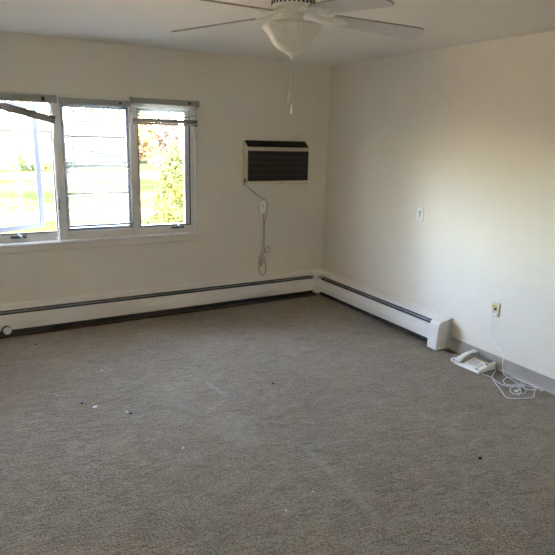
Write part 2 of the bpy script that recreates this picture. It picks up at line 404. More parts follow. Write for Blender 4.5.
def headrail(root, W, z0, z1, y0, y1, m=RAILM):
    o = obj('headrail', boxes((-W / 2, W / 2, y0, y1, z0, z1)), m, root, bevel=.004)
    for s in (-1, 1):
        obj('end_bracket', boxes((s * W / 2 - .012, s * W / 2 + .012, y0 - .002, y1 + .002, z0 - .004, z1 + .003)), RAILM, root, bevel=.003)
        obj('cord_guide', boxes((s * W * .36 - .012, s * W * .36 + .012, y0 - .0035, y0 + .002, z0 + .012, z1 - .014)), DARKK if s > 0 else RAILM, root)
# left blind: pulled up, its bundle hanging askew
W = .655; b1 = tag(empty('window_blind', (-3.075, -.030, 1.93)), 'raised mini blind hanging crooked over the open left window', 'blind', 'mini blinds on the window')
headrail(b1, W, 0, .058, -.026, .022)
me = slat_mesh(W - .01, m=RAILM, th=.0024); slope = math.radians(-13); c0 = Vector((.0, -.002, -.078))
rm = Matrix.Rotation(slope, 4, 'Y').inverted() if False else Matrix.Rotation(-slope, 4, 'Y')
for k in range(12):
    s = link('slat', me, None, b1); off = rm @ Vector((0, 0, .016 + .0026 * k)); s.location = c0 + off; s.rotation_euler = (0, -slope, 0)
    s.location.x += random.uniform(-.003, .003); s.rotation_euler.x = random.uniform(-.05, .05)
br = obj('bottom_rail', boxes((-W / 2 + .004, W / 2 - .004, -.014, .014, -.014, .014)), RAILM, b1, bevel=.003); br.location = c0; br.rotation_euler = (0, -slope, 0)
for dx in (-.24, 0, .25):
    bm = bmesh.new(); tube(bm, [(dx, -.016, .0), (dx + .004, -.018, -.050 + dx * math.tan(slope))], .0012, 5); obj('ladder_string', bm, STRINGM, b1)
for dx in (.265, .279):
    bm = bmesh.new(); tube(bm, catmull([(dx, -.028, .01), (dx + .005, -.031, -.3), (dx + .008, -.031, -.8), (dx + .012, -.033, -1.10)], 6), .0017, 5); obj('lift_cord', bm, STRINGM, b1)
    bm = bmesh.new(); lathe(bm, [(.003, 0), (.006, -.008), (.007, -.03), (.004, -.035)], 8, (dx + .012, -.033, -1.10)); obj('cord_tassel', bm, WHITEP, b1)
# centre blind: let right down, slats open
W = .560; b2 = tag(empty('window_blind', (-2.415, .004, 1.935)), 'fully lowered open-slat mini blind over the centre window', 'blind', 'mini blinds on the window')
headrail(b2, .573, 0, .042, -.014, .016)
me = slat_mesh(W); z = -.012; k = 0; slats = []
ZB = .905 - 1.935
while z > ZB + .014:
    t = math.radians(2.5) + random.uniform(-.06, .06)
    zz = 1.935 + z
    if any(abs(zz - q) < .0105 for q in (1.445, 1.405, 1.372)): t = math.radians(-26) + random.uniform(-.06, .06)
    if any(abs(zz - q) < .0105 for q in (1.182,)): t = math.radians(-48)
    s = link('slat', me, None, b2); s.location = (random.uniform(-.002, .002), 0, z); s.rotation_euler = (t, random.uniform(-.0015, .0015), 0)
    z -= .0205; k += 1
obj('bottom_rail', boxes((-W / 2 - .004, W / 2 + .004, -.013, .013, ZB - .010, ZB + .008)), RAILM, b2, bevel=.003)
for dx in (-.215, .215):
    for dy in (-.0128, .0128):
        bm = bmesh.new(); tube(bm, [(dx, dy, .0), (dx, dy, ZB)], .0008, 4); obj('ladder_string', bm, STRINGM, b2)
for dx, L in ((.268, 1.0), (-.262, .72)):
    bm = bmesh.new(); tube(bm, [(dx, -.024, .01), (dx + .002, -.026, -L * .5), (dx + .001, -.026, -L)], .0022, 6); obj('tilt_wand' if dx < 0 else 'lift_cord', bm, STRINGM, b2)
# right blind: raised to a short fringe
W = .618; b3 = tag(empty('window_blind', (-1.816, -.043, 1.962)), 'mostly raised mini blind above the right window pane', 'blind', 'mini blinds on the window')
headrail(b3, W, 0, .046, -.026, .022)
me = slat_mesh(W - .012)
for k in range(5):
    s = link('slat', me, None, b3); s.location = (random.uniform(-.002, .002), 0, -.014 - .0225 * k); s.rotation_euler = (math.radians(-24), random.uniform(-.004, .004), 0)
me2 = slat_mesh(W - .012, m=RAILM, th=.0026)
for k in range(12):
    s = link('slat', me2, None, b3); s.location = (random.uniform(-.002, .002), 0, -.156 + .0028 * k)
obj('bottom_rail', boxes((-W / 2 + .003, W / 2 - .003, -.014, .014, -.178, -.160)), RAILM, b3, bevel=.003)
for dx in (-.22, 0, .22):
    for dy in (-.0135, .0135):
        bm = bmesh.new(); tube(bm, [(dx, dy, 0), (dx, dy, -.165)], .0009, 4); obj('ladder_string', bm, STRINGM, b3)
for s in (-1, 1):
    obj('end_clip', boxes((s * (W / 2 - .02) - .018, s * (W / 2 - .02) + .018, -.016, .016, -.180, -.150)), RAILM, b3, bevel=.003)
bm = bmesh.new(); tube(bm, catmull([(.235, -.027, .01), (.236, -.031, -.3), (.238, -.031, -.8), (.24, -.050, -1.14)], 6), .0016, 5); obj('lift_cord', bm, STRINGM, b3)

# ------------------------------------------------------------------ baseboard heaters
HD = .098
def heater(name, label, length, loc, rz):
    """local: runs along -x from the corner, wall plane at y=0, cover stands out towards -y"""
    r = tag(empty(name, loc, rz), label, 'heater', 'baseboard heaters')
    x0, x1 = -length, -HD - .012
    bm = bmesh.new(); prism(bm, [(0, .02), (-.008, .02), (-.008, .262), (-.013, .270), (0, .273)], 'x', x0, x1 + HD * .9); obj('back_plate', bm, HEAT, r)
    bm = bmesh.new(); prism(bm, [(-.008, .258), (-.052, .249), (-.070, .240), (-.071, .233), (-.066, .235), (-.052, .244), (-.008, .252)], 'x', x0, x1); obj('top_cover', bm, HEAT, r)
    bm = bmesh.new(); prism(bm, [(-.086, .199), (-.091, .200), (-.0945, .193), (-HD, .125), (-.091, .064), (-.080, .060), (-.080, .064), (-.088, .067), (-.0945, .125), (-.0910, .192)], 'x', x0, x1); obj('front_panel', bm, HEAT, r)
    bm = bmesh.new(); prism(bm, [(-.0775, .2235), (-.0825, .2140), (-.0810, .2130), (-.0760, .2225)], 'x', x0, x1); obj('damper', bm, DAMPER, r)
    bm = bmesh.new(); prism(bm, [(-.010, .014), (-.066, .014), (-.074, .07), (-.074, .185), (-.06, .205), (-.010, .225)], 'x', x0 + .01, x1 - .002); obj('fin_and_gap_shade', bm, HEATDARK, r)  # element box carried down low; its black stands for shade in the gap
    return r
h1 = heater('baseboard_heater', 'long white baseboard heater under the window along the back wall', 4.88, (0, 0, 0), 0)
# round pipe cap poking through the lower cover
bm = bmesh.new(); lathe(bm, [(.030, 0), (.031, .004), (.031, .018), (.027, .022), (.018, .0235), (.016, .021), (.004, .021)], 28)
k = obj('valve_knob', bm, WHITEP, h1, smooth=True, sharp=40); k.rotation_euler = (math.radians(90), 0, 0); k.location = (-3.258, -.100, .066)
bm = bmesh.new(); lathe(bm, [(.038, 0), (.038, .004)], 28)
k = obj('knob_opening', bm, HEATDARK, h1); k.rotation_euler = (math.radians(90), 0, 0); k.location = (-3.264, -.0975, .070)
RL = 1.955
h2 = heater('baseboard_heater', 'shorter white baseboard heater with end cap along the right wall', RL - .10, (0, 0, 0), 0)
# right-hand unit: mirror its run so that it follows the right wall (local -x -> world -y, local -y -> world -x)
for c in h2.children:
    for v in c.data.vertices:
        x, y, z = v.co; v.co = (y * 1.32, x, z)
    c.data.flip_normals()
# end cap with a rounded front and a narrower wall filler
bm = bmesh.new(); prism(bm, [(-.050, .004), (-.158, .004), (-.163, .02), (-.158, .16), (-.150, .220), (-.138, .240), (-.115, .252), (-.050, .262)], 'y', -RL, -RL + .105)
obj('end_cap', bm, HEAT, h2, bevel=.004)
bm = bmesh.new(); prism(bm, [(0, .004), (-.050, .004), (-.050, .264), (0, .274)], 'y', -RL - .004, -RL + .105)
obj('end_filler', bm, HEAT, h2, bevel=.003)
# inside-corner cover where the two runs meet (belongs to the long unit)
bm = bmesh.new()
c = HD + .004
e = HD * 1.32 + .004
prism(bm, [(-.001, -.001), (-e - .03, -.001), (-e - .03, -.06), (-e - .03, -c + .001), (-e - .002, -c - .002), (-e + .001, -c - .03), (-.08, -c - .03), (-.001, -c - .03)], 'z', .036, .246)
top = [v for v in bm.verts if v.co.z > .2]
for v in top:
    dmin = min(-v.co.x, -v.co.y)
    v.co.z = .272 if dmin < .02 else (.255 if dmin < .09 else .234)
obj('corner_cover', bm, HEAT, h1, bevel=.004)

# ------------------------------------------------------------------ air conditioner
AX0, AX1, AZ0, AZ1, AD = -1.012, -.297, 1.240, 1.670, .105
ac = tag(empty('air_conditioner', ((AX0 + AX1) / 2, 0, AZ0)), 'beige through-wall air conditioner with dark brown grille beside the window', 'air conditioner')
def aobj(name, bm, m, parent=ac, **k):
    o_ = Vector(ac.location)
    for v in bm.verts: v.co -= o_
    return obj(name, bm, m, parent, **k)
bm = bmesh.new()
prism(bm, [(-.001, AZ0 + .004), (-AD + .006, AZ0), (-AD, AZ0 + .008), (-AD, AZ0 + .036), (-AD + .014, AZ0 + .037), (-AD + .014, AZ1 - .096), (-AD, AZ1 - .095), (-AD, AZ1 - .066), (-AD + .008, AZ1 - .062), (-.022, AZ1 - .002), (-.001, AZ1)], 'x', AX0, AX1)
aobj('housing', bm, ACBODY, bevel=.003)
# sloping black control cover, narrowing at the ends
bm = bmesh.new()
A = Vector((0, -AD + .010, AZ1 - .060)); B = Vector((0, -.024, AZ1 - .001)); nrm = Vector((0, -(B.z - A.z), (B.y - A.y))).normalized()
q = []
for p, xa, xb in ((A, AX0 + .004, AX1 - .004), (B, AX0 + .006, AX1 - .006)):
    for x in (xa, xb): q.append(Vector((x, p.y, p.z)))
lo = [bm.verts.new(v + nrm * .0005) for v in q]; hi = [bm.verts.new(v + nrm * .005) for v in q]
for f in ((0, 1, 3, 2),): bm.faces.new([lo[i] for i in f]); bm.faces.new([hi[i] for i in f])
for i, j in ((0, 1), (1, 3), (3, 2), (2, 0)): bm.faces.new((lo[i], lo[j], hi[j], hi[i]))
aobj('control_cover', bm, ACBLACK, bevel=.0015)
gz0, gz1 = AZ0 + .037, AZ1 - .096; gx0, gx1 = AX0 + .010, AX1 - .004; nb = 5; hgt = (gz1 - gz0) / nb
for i in range(nb):
    bm = boxes((gx0, gx1, -AD + .004, -AD + .0135, gz0 + i * hgt + .002, gz0 + (i + 1) * hgt - .002)); aobj('grille_panel', bm, GRILLE)
for i in range(1, nb):
    bm = boxes((gx0, gx1, -AD + .001, -AD + .0138, gz0 + i * hgt - .0018, gz0 + i * hgt + .0018)); aobj('grille_rib', bm, ACRIB)
bm = boxes((AX0 - .004, AX0 + .001, -.070, -.040, AZ0 + .02, AZ0 + .06)); aobj('cord_grommet', bm, DARKK)
# mains cord: down to the plug box, then a tied bundle below
cp = [(AX0 + .004, -.06, AZ0 + .035), (AX0 - .012, -.055, AZ0 - .0), (-.955, -.035, 1.205), (-.86, -.020, 1.135), (-.775, -.016, 1.088), (-.738, -.015, 1.055), (-.732, -.016, 1.00),
      (-.738, -.016, .93), (-.756, -.016, .85), (-.758, -.016, .70), (-.756, -.018, .56), (-.735, -.022, .525), (-.708, -.028, .535), (-.698, -.030, .575), (-.722, -.028, .590), (-.752, -.024, .545),
      (-.775, -.022, .48), (-.795, -.022, .43), (-.815, -.022, .39), (-.815, -.022, .33), (-.785, -.024, .285), (-.745, -.026, .30), (-.735, -.027, .36), (-.752, -.030, .42), (-.765, -.034, .47),
      (-.785, -.034, .41), (-.800, -.034, .385), (-.812, -.034, .42), (-.795, -.030, .50), (-.772, -.018, .62), (-.768, -.016, .80), (-.770, -.016, .945)]
bm = bmesh.new(); tube(bm, catmull(cp, 7), .0055, 8); cord = aobj('power_cord', bm, CORDB, smooth=True)
bm = bmesh.new(); tube(bm, catmull([(-.792, -.024, .50), (-.815, -.03, .49), (-.822, -.03, .42), (-.80, -.034, .40), (-.79, -.036, .44)], 6), .006, 7)
aobj('cord_coil', bm, CORDB, smooth=True)
bm = boxes((-.826, -.752, -.034, -.0005, .944, 1.072)); plug = aobj('safety_plug', bm, WHITEP, bevel=.006)
for z in (1.022, .990):
    bm = boxes((-.797, -.780, -.0375, -.033, z - .008, z + .008)); aobj('button', bm, KEYM if z > 1 else WHITEP, bevel=.0015)
bm = boxes((-.797, -.781, -.0105, -.0005, .560, .943)); tag(obj('cord_raceway', bm, WHITEP, bevel=.002), 'slim painted wire channel running down from the plug box', 'raceway')

# ------------------------------------------------------------------ wall plates
sw = tag(empty('light_switch', (0, -1.472, 1.088)), 'white switch plate on the right wall above the heater', 'switch')
obj('plate', boxes((-.006, -.0005, -.038, .038, -.060, .060)), WHITEP, sw, bevel=.002)
obj('switch_surround', boxes((-.0075, -.005, -.010, .010, -.016, .030)), KEYM, sw)
o = obj('toggle', boxes((-.020, -.006, -.005, .005, -.006, .008)), WHITEP, sw, bevel=.002); o.location.z = .012
obj('indicator', boxes((-.0085, -.005, -.008, .008, -.034, -.022)), KEYM, sw)
for z in (-.045, .045):
    bm = bmesh.new(); lathe(bm, [(.003, 0), (.003, .0016)], 10); o = obj('screw', bm, KEYM, sw); o.rotation_euler = (0, -math.pi / 2, 0); o.location = (-.0055, 0, z)
jk = tag(empty('telephone_jack', (0, -2.369, .465)), 'ivory telephone wall jack with yellow label above the telephone', 'jack')
obj('plate', boxes((-.012, -.0005, -.037, .037, -.054, .054)), IVORY, jk, bevel=.003)
obj('label_strip', boxes((-.0135, -.0118, -.020, .030, .016, .034)), PHYEL, jk)
obj('socket', boxes((-.0145, -.0118, -.016, .010, -.006, .014)), DARKK, jk)
obj('plug', boxes((-.024, -.0118, .008, .024, -.004, .012)), WHITEP, jk, bevel=.002)
obj('paper_label', boxes((-.0132, -.0118, -.028, .028, -.046, -.030)), WHITEP, jk)

# ------------------------------------------------------------------ telephone
ph = tag(empty('telephone', (-.126, -2.330, 0), math.radians(2)), 'off-white corded desk telephone lying on the carpet', 'telephone')
# local: -x is the user's edge, +x the wall, y along the wall (+y = handset side)
DX, WY = .088, .108
def top(x): return .030 + (x + DX) / (2 * DX) * .040
bm = bmesh.new(); prism(bm, [(-DX, .002), (-DX - .002, .012), (-DX + .004, .029), (-DX + .012, .032), (DX - .006, top(DX)), (DX, top(DX) - .006), (DX - .004, .002)], 'y', -WY, WY)
obj('base', bm, PHONEM, ph, bevel=.006, seg=3)
sl = math.atan2(.040, 2 * DX)
def on_top(name, x, y, dx, dy, h, m, bev=.0, z=0.0, parent=ph):
    o = obj(name, boxes((-dx, dx, -dy, dy, -.001, h)), m, parent, bevel=bev)
    o.location = (x, y, top(x) + .0010 + z); o.rotation_euler = (0, -sl, 0); return o
on_top('handset_cradle', .0, .068, .080, .033, .003, PHONEIN, .002)
on_top('display_panel', .060, -.030, .020, .062, .003, PHGREY, .001)
on_top('label_strip', .033, -.034, .005, .045, .0022, PHYEL)
on_top('sticker', .016, -.090, .009, .011, .0018, PHBLUE)
on_top('logo', -.078, -.082, .004, .016, .0018, PHRED, .001)
for i in range(4):
    for j in range(3):
        on_top('key', -.048 + i * .0185, .006 - j * .022, .0055, .0065, .004, KEYM, .001)
for i in range(3): on_top('key', -.05 + i * .02, -.070, .005, .009, .0035, KEYM, .001)
# handset: grip arched between ear and mouth pieces
bm = bmesh.new(); n = 25; rings = []
for i in range(n):
    t = i / (n - 1); x = -.098 + .196 * t; arch = .017 * math.sin(math.pi * t)
    e = abs(2 * t - 1)
    wd = .0185 + .010 * max(0, (e - .45) / .55) ** .8; th = .011 + .009 * max(0, (e - .5) / .5)
    if e > .93: wd *= 1 - (e - .93) * 4.5; th *= 1 - (e - .93) * 5.5
    zc = top(x * .85) + .012 + arch + .006 * (1 - e)
    rings.append([bm.verts.new((x, .070 + wd * math.copysign(abs(math.cos(a)) ** .7, math.cos(a)), zc + th * math.copysign(abs(math.sin(a)) ** .7, math.sin(a)))) for a in [2 * math.pi * k / 16 for k in range(16)]])
for a, b in zip(rings[:-1], rings[1:]):
    for k in range(16): bm.faces.new((a[k], a[(k + 1) % 16], b[(k + 1) % 16], b[k]))
bm.faces.new(rings[0]); bm.faces.new(rings[-1][::-1])
obj('handset', bm, PHONEM, ph, smooth=True)
# handset cord looping out at the left
path = catmull([(-.088, .085, .022), (-.082, .125, .014), (-.055, .152, .010), (-.015, .160, .010), (.012, .140, .010), (.010, .106, .012)], 14)
coil = []
for i, p in enumerate(path):
    t = (path[min(i + 1, len(path) - 1)] - path[max(i - 1, 0)]).normalized(); s = t.cross(Vector((0, 0, 1))).normalized(); a = i * 1.9
    coil.append(p + s * .005 * math.cos(a) + Vector((0, 0, 1)) * .005 * math.sin(a))
bm = bmesh.new(); tube(bm, catmull(coil, 3), .0026, 6); obj('handset_cord', bm, CORDW, ph, smooth=True)

ph.scale = (1.13, 1.13, .93)
# ------------------------------------------------------------------ telephone line cords in a tangle
CR = .0032
def zz(pts, z=CR + .001): return [(p[0], p[1], p[2] if len(p) > 2 else z) for p in pts]
c1 = zz([(-.024, -2.353, .470), (-.032, -2.360, .445), (-.036, -2.365, .40), (-.040, -2.369, .334), (-.042, -2.383, .273), (-.044, -2.419, .222), (-.045, -2.462, .190), (-.042, -2.500, .168),
         (-.036, -2.513, .13), (-.030, -2.512, .08), (-.032, -2.520, .035), (-.040, -2.535, .012), (-.052, -2.560), (-.070, -2.620), (-.100, -2.712), (-.118, -2.790), (-.085, -2.835), (-.045, -2.815), (-.030, -2.770), (-.035, -2.725),
         (-.075, -2.715), (-.150, -2.705), (-.185, -2.680), (-.160, -2.632), (-.095, -2.602), (-.050, -2.612), (-.030, -2.665), (-.045, -2.735, .010), (-.110, -2.755, .010)])
bm = bmesh.new(); tube(bm, catmull(c1, 8), CR, 7)
cd = tag(obj('telephone_cable', bm, CORDW, smooth=True), 'thin white telephone cord hanging from the wall jack into the tangle', 'cord', 'telephone cords')
bm = boxes((-.128, -.098, -2.764, -2.746, .004, .017)); obj('connector', bm, WHITEP, cd, bevel=.002)
c2 = zz([(-.040, -2.457, .022), (-.046, -2.470, .010), (-.075, -2.485), (-.150, -2.525), (-.185, -2.555), (-.222, -2.600), (-.300, -2.720), (-.362, -2.812), (-.345, -2.850), (-.282, -2.880), (-.200, -2.906), (-.165, -2.890),
         (-.090, -2.842), (-.060, -2.80), (-.065, -2.765), (-.105, -2.735, .010), (-.150, -2.745, .010), (-.188, -2.800), (-.240, -2.830), (-.268, -2.808), (-.255, -2.765), (-.205, -2.735, .009), (-.160, -2.752, .013), (-.175, -2.790, .013), (-.225, -2.795, .012)])
bm = bmesh.new(); tube(bm, catmull(c2, 8), CR, 7)
cd = tag(obj('telephone_cable', bm, CORDW, smooth=True), 'white telephone cord trailing from the telephone across the carpet', 'cord', 'telephone cords')
bm = boxes((-.240, -.214, -2.803, -2.786, .005, .018)); obj('connector', bm, WHITEP, cd, bevel=.002)
c3 = zz([(-.190, -2.457, .010), (-.196, -2.475), (-.182, -2.520), (-.200, -2.572, .010), (-.215, -2.640), (-.205, -2.700), (-.172, -2.735, .014), (-.130, -2.775, .016), (-.150, -2.815), (-.205, -2.835), (-.25, -2.82, .010)])
bm = bmesh.new(); tube(bm, catmull(c3, 8), CR, 7)
tag(obj('telephone_cable', bm, CORDW, smooth=True), 'short white cord leaving the front edge of the telephone', 'cord', 'telephone cords')
c4 = zz([(-.024, -2.745), (-.030, -2.80), (-.055, -2.845), (-.040, -2.872), (-.022, -2.845), (-.023, -2.79), (-.045, -2.735, .011), (-.085, -2.72, .016)])
bm = bmesh.new(); tube(bm, catmull(c4, 8), CR, 7)
tag(obj('telephone_cable', bm, CORDW, smooth=True), 'small white cord loop against the grey vinyl base', 'cord', 'telephone cords')

# ------------------------------------------------------------------ ceiling fan
FX, FYY = -1.994, -2.504
fan = tag(empty('ceiling_fan', (FX, FYY, H)), 'white five-blade ceiling fan with alabaster bowl light', 'ceiling fan')
def fz(z): return z - H
bm = bmesh.new(); lathe(bm, [(.075, 0), (.078, -.008), (.105, -.022), (.122, -.038), (.124, -.050), (.120, -.072), (.109, -.078), (.108, -.108), (.098, -.118), (.086, -.124), (.052, -.130), (.050, -.138), (.0505, -.188), (.060, -.192), (.060, -.196)], 40)
obj('motor_housing', bm, FANW, fan, smooth=True, sharp=35)
for k in range(30):
    a = 2 * math.pi * k / 30
    bm = boxes((-.003, .0016, -.0058, .0058, -.0105, .0105)); o = obj('vent', bm, DARKK, fan); o.location = (.1085 * math.cos(a), .1085 * math.sin(a), -.093); o.rotation_euler = (0, 0, a)
bm = bmesh.new(); lathe(bm, [(.050, fz(2.256)), (.062, fz(2.253)), (.062, fz(2.246)), (.055, fz(2.240))], 32); obj('switch_housing', bm, FANW, fan, smooth=True, sharp=35)
for a in (200, 320):
    bm = bmesh.new(); lathe(bm, [(.006, 0), (.006, .008), (.004, .010)], 10); o = obj('set_screw', bm, METALD, fan); o.location = (.049 * math.cos(math.radians(a)), .049 * math.sin(math.radians(a)), fz(2.263)); o.rotation_euler = (0, math.pi / 2, math.radians(a))
prof = [(.055, 2.248), (.110, 2.251), (.140, 2.250), (.150, 2.246), (.1535, 2.240), (.1525, 2.233), (.146, 2.224), (.134, 2.212), (.124, 2.200), (.115, 2.188), (.107, 2.174), (.098, 2.161), (.087, 2.148), (.072, 2.136), (.054, 2.126), (.034, 2.119), (.020, 2.117)]
bm = bmesh.new(); lathe(bm, [(r, fz(z)) for r, z in prof], 48); obj('bowl_shade', bm, BOWL, fan, smooth=True)
bm = bmesh.new(); lathe(bm, [(.031, fz(2.122)), (.034, fz(2.117)), (.024, fz(2.111)), (.013, fz(2.102)), (.008, fz(2.094)), (.004, fz(2.088))], 20); obj('finial', bm, FANW, fan, smooth=True)
def chain(dx, dy, zt, zb):
    bm = bmesh.new(); tube(bm, [(dx, dy, fz(zt)), (dx, dy, fz(zb))], .0015, 6); o = obj('pull_chain', bm, STRINGM, fan)
    bm = bmesh.new(); lathe(bm, [(.0025, fz(zb + .006)), (.0050, fz(zb - .002)), (.0068, fz(zb - .020)), (.0075, fz(zb - .034)), (.005, fz(zb - .040))], 10, (dx, dy, 0)); obj('pull_fob', bm, WHITEP, o, smooth=True)
chain(-.0140, .0000, 2.100, 1.922); chain(.0010, -.010, 2.100, 1.866)
bz = fz(2.305); PITCH = math.radians(12)
def blade_mesh():
    bm = bmesh.new(); L0, L1 = .205, .690; out = []
    pts = []
    pts += [(L0, -.048), (L0 + .03, -.056)]
    pts += [(L1 - .04, -.070)]
    for k in range(9):
        a = -math.pi / 2 + math.pi * k / 8; pts.append((L1 - .030 + .030 * math.cos(a), .040 * math.sin(a) * 1.0 + (.030 if a > 0 else -.030) * (abs(math.sin(a)) > .01)))
    pts += [(L1 - .04, .070), (L0 + .03, .056), (L0, .048)]
    prism(bm, pts, 'z', -.0035, .0035)
    bmesh.ops.recalc_face_normals(bm, faces=bm.faces)
    me = bpy.data.meshes.new('blade'); bm.to_mesh(me); bm.free(); me.materials.append(BLADE); me.materials.append(BLADEEDGE)
    for p in me.polygons:
        if abs(p.normal.z) < .5: p.material_index = 1
    return me
def iron_mesh():
    bm = bmesh.new()
    tube(bm, catmull([(.055, 0, .014), (.10, 0, .012), (.125, .0, .002), (.16, 0, -.006), (.215, 0, -.0075)], 6), [.014] * 12 + [.011] * 13, 8)
    pts = [(.165, -.012), (.195, -.034), (.235, -.040), (.275, -.026), (.290, 0), (.275, .026), (.235, .040), (.195, .034), (.165, .012)]
    prism(bm, pts, 'z', -.010, -.0038)
    bmesh.ops.recalc_face_normals(bm, faces=bm.faces)
    me = bpy.data.meshes.new('blade_iron'); bm.to_mesh(me); bm.free(); me.materials.append(FANW); return me
BM_, IM_ = blade_mesh(), iron_mesh()
fwd = math.atan2(.837, .491)
for k in range(5):
    a = fwd + math.radians(-5.0 + 72 * k)
    for nm, me in (('blade', BM_), ('blade_iron', IM_)):
        o = link(nm, me, None, fan); o.matrix_local = Matrix.Translation((0, 0, bz)) @ Matrix.Rotation(a, 4, 'Z') @ Matrix.Rotation(math.radians(4.6), 4, 'Y') @ Matrix.Rotation(-PITCH if nm == 'blade' else -PITCH * .9, 4, 'X')

# ------------------------------------------------------------------ litter on the carpet
def scrap(x, y, s, m, label, kind):
    bm = bmesh.new(); n = 6; pts = []
    for k in range(n):
        a = 2 * math.pi * k / n + random.uniform(-.3, .3); r = s * random.uniform(.7, 1.1); pts.append((r * math.cos(a) * (1.7 if kind == 'flat' else 1), r * math.sin(a)))
    v = prism(bm, pts, 'z', 0.0, .002 if kind == 'flat' else s * .9)
    o = obj('paper_scrap' if m is SCRAPW else 'carpet_crumb', bm, m, loc=(x, y, .001)); o.rotation_euler.z = random.uniform(-.3, .3)
    tag(o, label, 'scrap' if m is SCRAPW else 'crumb', 'litter on the carpet')
scrap(-2.720, -1.137, .006, SCRAPW, 'white speck on the carpet nearest the window heater', 'lump')
scrap(-3.072, -1.419, .005, SCRAPW, 'white speck on the carpet furthest left', 'lump')
scrap(-2.891, -1.686, .012, SCRAPW, 'flat white paper scrap, largest bit on the carpet', 'flat')
scrap(-2.732, -1.857, .009, SCRAPW, 'white speck right beside a dark crumb', 'lump')
scrap(-2.571, -2.412, .009, SCRAPW, 'white speck alone in the middle of the carpet', 'lump')
scrap(-2.146, -3.086, .008, SCRAPW, 'white speck near the light diagonal carpet mark', 'lump')
scrap(-2.335, -3.142, .006, SCRAPW, 'white speck lowest in the picture', 'lump')
scrap(-2.955, -1.607, .008, SCRAPD, 'dark crumb left of the flat paper scrap', 'lump')
scrap(-2.714, -1.881, .008, SCRAPD, 'dark crumb touching a white speck', 'lump')
scrap(-1.701, -1.899, .008, SCRAPD, 'dark crumb on the bright middle of the carpet', 'lump')
scrap(-1.150, -3.265, .010, SCRAPD, 'dark crumb in the right foreground carpet', 'lump')
scrap(-3.074, -.374, .008, SCRAPD, 'dark crumb just in front of the long heater', 'lump')

# ------------------------------------------------------------------ outdoors
G = -.5
LAWN = mat('lawn', (0.019, 0.024, 0.0085), 1.0, (.35, (0.052, 0.043, 0.018), .36, .6), (60, .6, .03), spec=0)
PATHM = mat('path_concrete', (.07, .062, .052), .9, (3, (.06, .053, .044), .4, .6), (40, .2, .004), spec=0)
SIDING = mat('house_siding', (.105, .097, .087), .7, (2, (.095, .088, .079), .4, .6), spec=0)
ROOFM = mat('house_roof', (.11, .10, .092), .85, (5, (.095, .086, .08), .4, .6), spec=0)
WINDK = mat('house_glass', (.035, .04, .045), .3, (4, (.05, .055, .06), .4, .6), spec=.08)
SHUT = mat('house_shutter', (.16, .07, .04), .7, (9, (.12, .05, .03), .4, .6))
GREENM = mat('green_awning', (.035, .09, .055), .7, (7, (.05, .11, .07), .4, .6))
BARK = mat('bark', (.10, .075, .06), .9, (12, (.06, .045, .035), .4, .6), (20, .6, .02))
def leafm(n, a, b): return mat(n, a, .75, (1.6, b, .38, .66), spec=.15)
L_OR = leafm('leaf_orange', (.25, .125, .048), (.30, .19, .085)); L_RU = leafm('leaf_russet', (.18, .10, .075), (.24, .14, .095))
L_YG = leafm('leaf_yellow_green', (.085, .092, .022), (.04, .06, .02)); L_GR = leafm('leaf_green', (.03, .055, .016), (.055, .08, .02)); L_PK = leafm('leaf_pinkish', (.22, .135, .105), (.26, .18, .115))
bm = bmesh.new(); box(bm, -80, 100, TH + .02, 140, G - .4, G)
tag(obj('ground', bm, LAWN), 'lawn outside the window', 'lawn', kind='structure')
tag(obj('footpath', boxes((-40, 60, 10.0, 11.7, G - .01, G + .02)), PATHM), 'pale concrete footpath crossing the lawn outside', 'path', kind='structure')
tag(obj('street', boxes((-60, 80, 23.5, 28.0, G - .01, G + .015)), PATHM), 'pale street beyond the lawn in front of the houses', 'street', kind='structure')
tag(obj('bounce_strip', boxes((-14, 20, 4.5, 7.8, G - .02, G + .03)), mat('bounce_strip_warm', (.62, .45, .27), .9, (2, (.56, .40, .24), .4, .6), (30, .2, .004), spec=0)),  # strip added out of view to bounce warm light onto wall and ceiling
    'unseen pale concrete strip added below the window to bounce warm light', 'bounce strip', kind='structure')
def leaves(n, fn, size):
    V = np.zeros((n * 4, 3)); C = fn(n); u = rng.normal(size=(n, 3)); u /= np.linalg.norm(u, axis=1)[:, None]
    w2 = np.cross(u, rng.normal(size=(n, 3))); w2 /= np.linalg.norm(w2, axis=1)[:, None]; s = size * rng.uniform(.6, 1.3, (n, 1))
    V[0::4] = C - u * s; V[1::4] = C + w2 * s * .55; V[2::4] = C + u * s; V[3::4] = C - w2 * s * .55
    return V, np.arange(n * 4).reshape(n, 4)
def blob(c, r, power=.45):
    c = np.array(c); r = np.array(r)
    def fn(n):
        d_ = rng.normal(size=(n, 3)); d_ /= np.linalg.norm(d_, axis=1)[:, None]
        return c + d_ * r * (rng.uniform(0, 1, (n, 1)) ** power) * (1 + .22 * np.sin(d_[:, :1] * 7 + 1) * np.cos(d_[:, 2:] * 6))
    return fn
def tree(name, label, x, y, h, rad, m, n=2600, leaf=.16, trunk=None, cat='tree', group='trees outside the window', low=.30):
    t = tag(empty(name, (x, y, G)), label, cat, group)
    bm = bmesh.new(); tr = trunk or h * .022
    tube(bm, [(0, 0, -.05), (.03 * h * .1, 0, h * .35), (-.02 * h, .01, h * .78)], [tr, tr * .75, tr * .25], 8)
    for k in range(6):
        a = random.uniform(0, 6.28); z0 = h * random.uniform(.3, .55); L = rad * random.uniform(.5, .8)
        tube(bm, [(0, 0, z0), (L * .5 * math.cos(a), L * .5 * math.sin(a), z0 + h * .14), (L * math.cos(a), L * math.sin(a), z0 + h * .24)], [tr * .45, tr * .3, tr * .1], 6)
    obj('trunk', bm, BARK, t, smooth=True)
    zc = h * (low + 1) / 2; V, Fq = leaves(n, blob((0, 0, zc), (rad, rad, h * (1 - low) / 2)), leaf)
    link('crown', mesh_np('crown', V, Fq), m, t)
    return t
